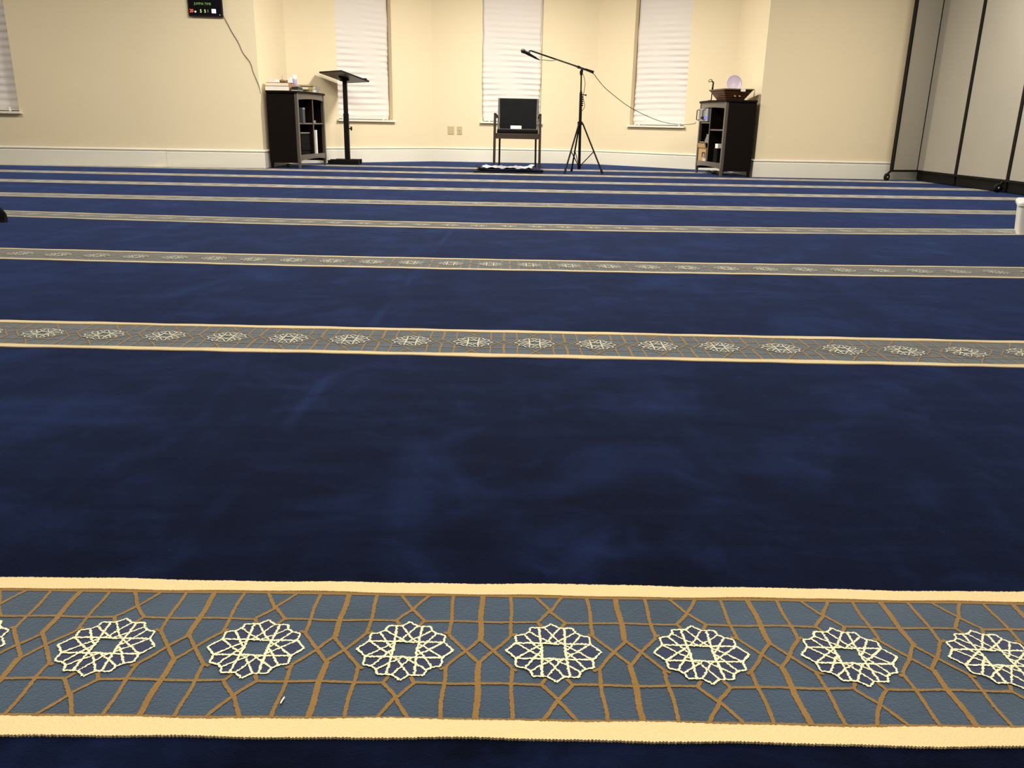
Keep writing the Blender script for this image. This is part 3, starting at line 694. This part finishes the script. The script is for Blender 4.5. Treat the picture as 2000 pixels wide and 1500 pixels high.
MB().box(-0.13, 0.13, -0.09, 0.10, 0, 0.006).box(-0.13, -0.125, -0.09, 0.10, 0.006, 0.155).box(0.125, 0.13, -0.09, 0.10, 0.006, 0.155).box(-0.125, 0.125, -0.09, -0.085, 0.006, 0.155).box(-0.125, 0.125, 0.095, 0.10, 0.006, 0.155).build('carton_body', M['card'], t)
MB().box(-0.125, 0.125, -0.012, 0, -0.0, 0.05, Matrix.Translation((0, -0.088, 0.155)) @ Matrix.Rotation(R(12), 4, 'X')).build('flap', M['card'], t)
MB().box(0.0, 0.11, -0.0925, -0.0902, 0.045, 0.105).build('printed_patch', mat('dark_print', (0.06, 0.03, 0.015, 1), 0.6), t)
t = thing('packet', 'pale pinkish packet standing before the cardboard box', 'packet', (*onR(-0.06, -0.205), 0.1545), AR)
MB().box(-0.045, 0.045, -0.004, 0.008, 0, 0.030).box(-0.045, -0.030, -0.004, 0.008, 0.030, 0.085).build('packet_card', mat('pale_pink_card', srgb(214, 190, 176), 0.6), t)
t = thing('storage_box', 'black box in the near lower compartment of the right cabinet', 'box', (*onR(0.225, -0.110), 0.151), AR)
MB().box(-0.06, 0.06, -0.07, 0.09, 0, 0.135).build('box_body', M['vinyl'], t, 0.002)
MB().box(-0.062, 0.062, -0.072, 0.092, 0.135, 0.160).build('lid', M['vinyl'], t, 0.002)
small_box('small white card box on the black box inside the right cabinet', onR(0.225, -0.150), 0.3115, AR, 0.085, 0.045, 0.048, 'paper')
t = thing('power_strip', 'white power strip and tangled leads on the carpet under the right cabinet', 'power strip', (*onR(-0.20, 0.03), 0.0), AR)
MB().box(-0.13, 0.13, -0.025, 0.025, 0.0, 0.035).build('strip_body', M['plastic_w'], t, 0.005)
rr = random.Random(5)
for c in range(3):
    pts = [(-0.10+0.07*c, -0.02, 0.034)]+[(-0.15+0.3*rr.random(), -0.05-0.06*rr.random(), 0.006+0.03*rr.random()) for _ in range(5)]
    MB().tube(smooth(pts, 5), 0.0035, 6).build('lead', M['black'] if c else M['plastic_w'], t)

# ------------------------------------------------------------------ lectern
LX, LY = -2.050, 11.080
t = thing('lectern', 'black single-post lectern stand with a tilted top left of the chair', 'lectern', (LX, LY, 0), 0)
bk = M['black_metal']
MB().box(-0.205, 0.160, -0.13, -0.07, 0, 0.062).box(-0.17, 0.160, 0.07, 0.13, 0, 0.062).box(-0.06, 0.04, -0.07, 0.07, 0, 0.062).build('base', bk, t, 0.004)
MB().box(-0.235, -0.204, -0.128, -0.072, 0.0, 0.05).build('foot_pad', bk, t)
MB().box(-0.034, 0.028, -0.03, 0.03, 0.062, 0.62).build('lower_post', bk, t, 0.003)
MB().box(-0.029, 0.023, -0.024, 0.024, 0.62, 1.01).build('upper_post', bk, t, 0.003)
MB().tube([(0.028, 0, 0.44), (0.048, 0, 0.44), (0.050, 0, 0.44), (0.066, 0, 0.44)], [0.007, 0.007, 0.026, 0.024], 14).build('knob', bk, t)
th = 0.702; ti = 0.261
Tt = Matrix.Translation((-2.063-LX, 11.103-LY, 1.059)) @ Matrix.Rotation(th, 4, 'Z') @ Matrix.Rotation(ti, 4, 'Y')
MB().box(-0.1985, 0.1985, -0.2725, 0.2725, -0.009, 0.009, Tt).build('slanted_top', M['board'], t, 0.002)
eb = MB(); e = 0.0035
eb.box(-0.1985-e, 0.1985+e, -0.2725-e, -0.2725, -0.0095, 0.0095, Tt).box(-0.1985-e, 0.1985+e, 0.2725, 0.2725+e, -0.0095, 0.0095, Tt).box(-0.1985-e, -0.1985, -0.2725, 0.2725, -0.0095, 0.0095, Tt).box(0.1985, 0.1985+e, -0.2725, 0.2725, -0.0095, 0.0095, Tt)
eb.build('edge_band', M['black'], t)
MB().box(0.150, 0.175, -0.262, 0.262, 0.0095, 0.026, Tt).build('book_ledge', M['black'], t, 0.003)
MB().box(-0.07, 0.07, -0.012, 0.012, -0.030, -0.0095, Tt).box(-0.012, 0.012, -0.10, 0.10, -0.016, -0.0095, Tt).box(-0.035, 0.035, -0.03, 0.03, -0.06, -0.0095, Tt).build('tilt_bracket', bk, t)

# ------------------------------------------------------------------ armchair
CX, CY = 0.120, 10.50
t = thing('armchair', 'dark wood armchair with black padded seat and back before the centre window', 'chair', (CX, CY, 0), R(-1.5))
cw = M['chairwood']
def bar(p, q, sx, sy):
    """square bar from p to q"""
    p = Vector(p); q = Vector(q); vs = [(c.x+a*sx/2, c.y+b_*sy/2, c.z) for c in (p, q) for a, b_ in ((-1, -1), (1, -1), (1, 1), (-1, 1))]
    return MB().add(vs, [(0, 3, 2, 1), (4, 5, 6, 7)]+[(i, (i+1) % 4, (i+1) % 4+4, i+4) for i in range(4)])
for s in (-1, 1):
    bar((s*0.278, 0.0, 0.0), (s*0.272, 0.0, 0.655), 0.030, 0.042).build('front_leg', cw, t, 0.003)
    bar((s*0.232, 0.50, 0.0), (s*0.228, 0.455, 0.42), 0.024, 0.034).build('rear_leg', cw, t, 0.003)
    # arm: slopes back from the front post to the back post
    a = MB(); z = 0.645
    a.add([(s*0.287, -0.021, z-0.012), (s*0.257, -0.021, z-0.012), (s*0.248, 0.47, z-0.045), (s*0.272, 0.47, z-0.045), (s*0.287, -0.021, z+0.012), (s*0.257, -0.021, z+0.012), (s*0.248, 0.47, z-0.020), (s*0.272, 0.47, z-0.020)],
          [(0, 1, 2, 3), (4, 7, 6, 5), (0, 4, 5, 1), (1, 5, 6, 2), (2, 6, 7, 3), (3, 7, 4, 0)]).build('armrest', cw, t, 0.002)
    bar((s*0.250, 0.455, 0.36), (s*0.246, 0.545, 0.845), 0.022, 0.030).build('back_post', M['grey_edge'], t, 0.002)
    MB().box(s*0.2575-0.008, s*0.2575+0.008, 0.02, 0.45, 0.370, 0.425).build('side_rail', cw, t)
MB().box(-0.258, 0.258, -0.010, 0.014, 0.362, 0.424).build('front_rail', cw, t, 0.003)
MB().box(-0.240, 0.240, 0.445, 0.465, 0.370, 0.424).build('rear_rail', cw, t)
MB().box(-0.248, 0.248, 0.005, 0.455, 0.424, 0.474).build('seat_cushion', M['vinyl'], t, 0.014)
vs = []
for i in range(9):
    x = -0.234+0.468*i/8
    for z, y in ((0.475, 0.462), (0.842, 0.533)):
        dd = 0.010*(1-(x/0.234)**2)
        vs += [(x, y-0.022+dd, z), (x, y+0.018+dd, z)]
fs = []
for i in range(8):
    a = 4*i; fs += [(a, a+4, a+6, a+2), (a+1, a+3, a+7, a+5), (a+2, a+6, a+7, a+3), (a, a+1, a+5, a+4)]
fs += [(0, 2, 3, 1), (32, 33, 35, 34)]
MB().add(vs, fs).build('backrest', M['vinyl'], t, 0.004)
t = thing('folded_paper', 'small folded white paper leaning on the black seat of the armchair', 'paper', (0.105, 10.78, 0.4745), 0)
MB().box(-0.068, 0.068, 0.0, 0.014, 0.0, 0.040).build('paper_fold', M['paper'], t, 0.003)
MB().box(-0.068, 0.068, -0.012, 0.0, 0.0, 0.030).build('paper_flap', M['paper'], t, 0.003)

# ------------------------------------------------------------------ folded mat and cloth before the chair
t = thing('folded_mat', 'folded navy mat on the carpet in front of the armchair', 'mat', (0.025, 9.92, 0), R(1.0))
def slab(nx, ny, hx, hy, fz, zb, th, seed, m, name, parent, skew=0.0, sub=None, edge=0.006):
    rnd = random.Random(seed); p = [rnd.uniform(0, 6.28) for _ in range(8)]
    vs = []
    for layer in (0, 1):
        for j in range(ny+1):
            for i in range(nx+1):
                u, v = i/nx*2-1, j/ny*2-1
                x = hx*u+edge*math.sin(v*5+p[0])+skew*v; y = hy*v+edge*math.sin(u*7+p[1])
                z = zb+fz(u, v, p)
                vs.append((x, y, z+(th if layer else 0)))
    n1 = (nx+1)*(ny+1); fs = []
    for j in range(ny):
        for i in range(nx):
            a = j*(nx+1)+i; fs += [(a+n1, a+1+n1, a+nx+2+n1, a+nx+1+n1), (a, a+nx+1, a+nx+2, a+1)]
    per = [i for i in range(nx+1)]+[j*(nx+1)+nx for j in range(1, ny+1)]+[ny*(nx+1)+i for i in range(nx-1, -1, -1)]+[j*(nx+1) for j in range(ny-1, 0, -1)]
    for k in range(len(per)):
        a, b_ = per[k], per[(k+1) % len(per)]; fs.append((a, b_, b_+n1, a+n1))
    return MB().add(vs, fs, True).build(name, m, parent)
slab(24, 10, 0.385, 0.30, lambda u, v, p: 0, 0.0005, 0.020, 1, M['navy'], 'lower_fold', t, 0.02)
slab(24, 10, 0.365, 0.28, lambda u, v, p: 0.004*math.sin(u*4+p[2])+0.004+0.018*max(0, -u-0.75)*4, 0.022, 0.020, 2, M['navy'], 'upper_fold', t, -0.015)
t2 = thing('patterned_cloth', 'crumpled grey and white patterned cloth lying on the navy mat', 'cloth', (0.015, 9.88, 0.0), R(1.5))
slab(60, 16, 0.285, 0.215, lambda u, v, p: 0.006*math.sin(u*9+p[2]+v*3)+0.004*math.sin(u*21+p[3]-v*6)+0.008+0.022*max(0, u-0.55)*2*(0.5+0.5*v)+0.012*max(0, -u-0.6)*2, 0.048, 0.0035, 6, M['cloth'], 'cloth_sheet', t2, 0.03, edge=0.012)

# ------------------------------------------------------------------ microphone on boom stand
BX, BY = 0.835, 9.90
t = thing('boom_microphone_stand', 'black tripod boom stand holding a microphone right of the armchair', 'microphone stand', (BX, BY, 0), 0)
L_ = lambda x, y, z: (x-BX, y-BY, z)
MB().tube([L_(.837, 9.9, .045), L_(.826, 9.9, .60)], 0.0155, 12).build('centre_tube', bk, t)
MB().tube([L_(.826, 9.9, .56), L_(.822, 9.9, .87), L_(.821, 9.9, .905)], [0.017, 0.0165, 0.010], 12).build('outer_post', bk, t)
MB().tube([L_(.821, 9.9, .88), L_(.816, 9.9, 1.10)], 0.0085, 10).build('inner_post', bk, t)
MB().tube([L_(.826, 9.9, .540), L_(.826, 9.9, .575)], 0.030, 14).build('leg_collar', bk, t)
MB().tube([L_(.836, 9.9, .865), L_(.872, 9.9, .862), L_(.873, 9.9, .862), L_(.885, 9.9, .861)], [0.005, 0.005, 0.010, 0.010], 8).build('clamp_knob', bk, t)
MB().tube([L_(.816, 9.9, 1.07), L_(.815, 9.9, 1.10), L_(.826, 9.9, 1.145)], [0.013, 0.019, 0.012], 12).build('tilt_clutch', bk, t)
MB().tube([L_(.772, 9.9, 1.157), L_(.800, 9.9, 1.150)], [0.017, 0.014], 10).build('boom_clutch', bk, t)
MB().tube([L_(.245, 9.9, 1.315), L_(.78, 9.9, 1.157), L_(.90, 9.9, 1.121)], 0.0088, 8).build('boom_arm', bk, t)
MB().tube([L_(.860, 9.9, 1.133), L_(.900, 9.9, 1.121), L_(.955, 9.9, 1.105)], [0.013, 0.013, 0.014], 10).build('counterweight', bk, t)
for tip in ((.655, 9.68), (1.095, 9.76), (.765, 10.12)):
    d = Vector((tip[0]-.83, tip[1]-9.9)); h = Vector((.83, 9.9))+d.normalized()*0.028
    a = L_(h.x, h.y, .555); b_ = L_(tip[0], tip[1], 0.014)
    MB().tube([a, b_], 0.0095, 8).build('tripod_leg', bk, t)
    u = 0.56; mid = tuple(a[k]+(b_[k]-a[k])*u for k in range(3))
    MB().tube([mid, L_(.836, 9.9, .075)], 0.0055, 6).build('leg_brace', bk, t)
    e2 = Vector(b_); e1 = Vector(a)+(Vector(b_)-Vector(a))*0.93
    MB().tube([e1, (e2.x, e2.y, 0.012)], 0.014, 10).build('rubber_foot', M['black'], t)
MB().tube([L_(.836, 9.9, .06), L_(.836, 9.9, .095)], 0.022, 12).build('brace_collar', bk, t)
# microphone and clip
mi = thing('microphone', 'black handheld microphone clipped to the end of the boom', 'microphone', (0.235, BY, 1.275), 0)
K = lambda x, z: (x-0.235, 0, z-1.275)
MB().tube([K(.172, 1.304), K(.200, 1.291), K(.262, 1.260), K(.306, 1.238), K(.312, 1.235)], [0.0185, 0.0175, 0.013, 0.011, 0.008], 14).build('mic_handle', bk, mi)
gm = MB(); pr = [(0.0255*math.sin(math.pi*i/12), -0.0255*math.cos(math.pi*i/12)) for i in range(13)]
gm.lathe(pr, 20, Matrix.Translation(K(.158, 1.311))).build('mic_grille', mat('black_mesh', (0.012, 0.011, 0.010, 1), 0.5, 0.3, bump=1.0, bscale=500), mi)
MB().tube([K(.170, 1.3045), K(.176, 1.302)], 0.0225, 18).build('grille_ring', bk, mi)
MB().tube([K(.205, 1.292), K(.232, 1.279)], 0.0205, 14).tube([K(.222, 1.290), K(.232, 1.314), K(.250, 1.316)], [0.009, 0.008, 0.008], 8).build('clip', bk, mi)
MB().tube([K(.312, 1.235), K(.345, 1.222)], [0.009, 0.005], 8).build('cable_plug', M['black'], mi)
cab = [(.345, 9.9, 1.222), (.40, 9.9, 1.221), (.448, 9.9, 1.216), (.50, 9.893, 1.217), (.545, 9.888, 1.222), (.62, 9.888, 1.199), (.70, 9.888, 1.174), (.80, 9.885, 1.140), (.945, 9.888, 1.090),
       (.990, 9.925, 1.050), (1.088, 9.979, .955), (1.218, 10.05, .865), (1.383, 10.139, .765), (1.55, 10.229, .690), (1.754, 10.336, .618), (1.926, 10.425, .580), (2.10, 10.49, .566), (2.20, 10.48, .572), (2.262, 10.47, .584), (2.268, 10.468, .600)]
tag(MB().tube(smooth(cab), 0.0036, 6).build('microphone_cable', mat('dark_cable', (0.03, 0.025, 0.018, 1), 0.5)), 'thin dark cable sagging from the boom stand to the right cabinet', 'cable')
loop = [(.828, 9.88, 1.09), (.850, 9.875, 1.04), (.862, 9.875, .974), (.852, 9.875, .892), (.845, 9.875, .84), (.858, 9.875, .79), (.868, 9.875, .75), (.858, 9.875, .715), (.838, 9.878, .690)]
MB().tube([L_(*p) for p in smooth(loop)], 0.0032, 6).build('spare_lead', M['black'], t)
for i in range(5): MB().tube([L_(.836, 9.884, .84-i*.022), L_(.850, 9.884, .835-i*.022)], 0.007, 8).build('cable_clip', M['black'], t)

# ------------------------------------------------------------------ folding partition on the right
t = thing('folding_partition', 'tall taupe folding partition on casters at the right edge', 'partition', (4.35, 9.66, 0), 0)
A0 = [(4.345, 9.655), (4.700, 9.760), (4.690, 8.870), (4.712, 7.965), (4.660, 7.050), (4.720, 6.150)]
ZB, ZH = 0.10, 2.40
for i in range(len(A0)-1):
    a = Vector(A0[i]); b_ = Vector(A0[i+1]); rz = math.atan2(b_.y-a.y, b_.x-a.x); Ln = (b_-a).length
    T0 = Matrix.Translation((a.x-4.35, a.y-9.66, 0)) @ Matrix.Rotation(rz, 4, 'Z')
    fb = MB()
    pw = 0.024 if i else 0.016
    fb.box(0, pw, -0.022, 0.022, ZB, ZH, T0).box(Ln-pw, Ln, -0.022, 0.022, ZB, ZH, T0).box(pw, Ln-pw, -0.022, 0.022, ZB, ZB+0.022, T0).box(pw, Ln-pw, -0.022, 0.022, ZH-0.03, ZH, T0)
    fo = fb.build('panel_frame', M['panel_edge'], t)
    MB().box(pw, Ln-pw, -0.013, 0.013, ZB+0.022, ZH-0.03, T0).build('fabric_panel', M['panel'], fo)
    if i:
        MB().box(0.02, Ln-0.02, -0.010, 0.010, 0.012, ZB, T0).build('gap_strip', M['panel_edge'], fo)  # black strip filling the gap below the panel
    for hz in (0.35, 1.2, 2.1):
        MB().tube([(T0 @ Vector((Ln, -0.02, hz-0.04)))[:], (T0 @ Vector((Ln, -0.02, hz+0.04)))[:]], 0.008, 8).build('hinge', M['panel_edge'], fo)
def caster(x, y, ang):
    c, s = math.cos(ang), math.sin(ang)
    ct = bpy.data.objects.new('caster', None); COL.objects.link(ct); ct.parent = t; ct.location = (x-4.35, y-9.66, 0); ct.rotation_euler = (0, 0, ang)
    MB().lathe([(0.010, -0.012), (0.040, -0.012), (0.043, -0.006), (0.043, 0.006), (0.040, 0.012), (0.010, 0.012)], 20, Matrix.Translation((0, 0, 0.044)) @ Matrix.Rotation(R(90), 4, 'X')).build('wheel', M['black'], ct)
    MB().lathe([(0, -0.015), (0.009, -0.015), (0.010, 0.015), (0, 0.015)], 12, Matrix.Translation((0, 0, 0.044)) @ Matrix.Rotation(R(90), 4, 'X')).build('hub', M['silver'], ct)
    MB().tube([(0.0, 0.018, 0.044), (0.045, 0.012, 0.095), (0.075, 0.0, 0.112)], [0.010, 0.012, 0.012], 8).build('fork', M['black_metal'], ct)
caster(4.285, 9.600, R(30)); caster(4.650, 8.02, R(10))

# ------------------------------------------------------------------ edge things
t = thing('storage_bin', 'white plastic bin cut by the right edge of the frame', 'bin', (3.088, 4.675, 0), R(-29))
shell([rectring(0.200, 0.17, 0.0, 0.02), rectring(0.212, 0.182, 0.155, 0.022)], MB()).build('bin_body', M['plastic_w'], t, 0.003)
shell([rectring(0.222, 0.192, 0.1552, 0.03), rectring(0.222, 0.192, 0.170, 0.03), rectring(0.214, 0.184, 0.180, 0.03), rectring(0.19, 0.16, 0.182, 0.03)], MB()).build('bin_lid', M['plastic_w'], t, 0.002)
t = thing('black_shoe', 'black shoe toe cut by the left edge of the frame', 'shoe', (-2.700, 4.330, 0.0), R(3))
def shoe_ring(x):
    # toe points along +x, outline narrows to the toe
    u = (x+0.13)/0.26; wd = 0.046*math.sqrt(max(0.02, 1-max(0, (u-0.62)/0.40)**2.2)) if u > 0.62 else 0.046-0.010*math.sin(math.pi*min(1, u/0.62))
    h = 0.100-0.022*max(0, (u-0.35)/0.65) - (0.030*max(0, (u-0.85)/0.15)**2)
    return wd, h
rings = []
for k in range(15):
    x = -0.13+0.26*k/14; wd, h = shoe_ring(x)
    rings.append([(x, wd*math.cos(a), 0.012+max(0, math.sin(a))*(h-0.012)) for a in [2*math.pi*j/16 for j in range(16)]])
shell([[p for p in r] for r in rings], MB()).build('shoe_upper', M['vinyl'], t)
sole = [( -0.135, 0.040), (-0.135, -0.040)]+[(x, -shoe_ring(x)[0]-0.002) for x in [-0.12+0.25*k/12 for k in range(13)]]+[(0.136, 0)]+[(x, shoe_ring(x)[0]+0.002) for x in [-0.12+0.25*k/12 for k in range(12, -1, -1)]]
MB().prism(sole, 0.0, 0.012).build('sole', M['black'], t)
# tiny lint scrap on the near band
t = tag(MB().tube([(-0.2055, 0.6590, 0.0032), (-0.2050, 0.6625, 0.0036), (-0.2042, 0.6680, 0.0032)], 0.0009, 6).build('lint_scrap', M['paper']), 'tiny white scrap of lint on the near patterned band', 'lint')
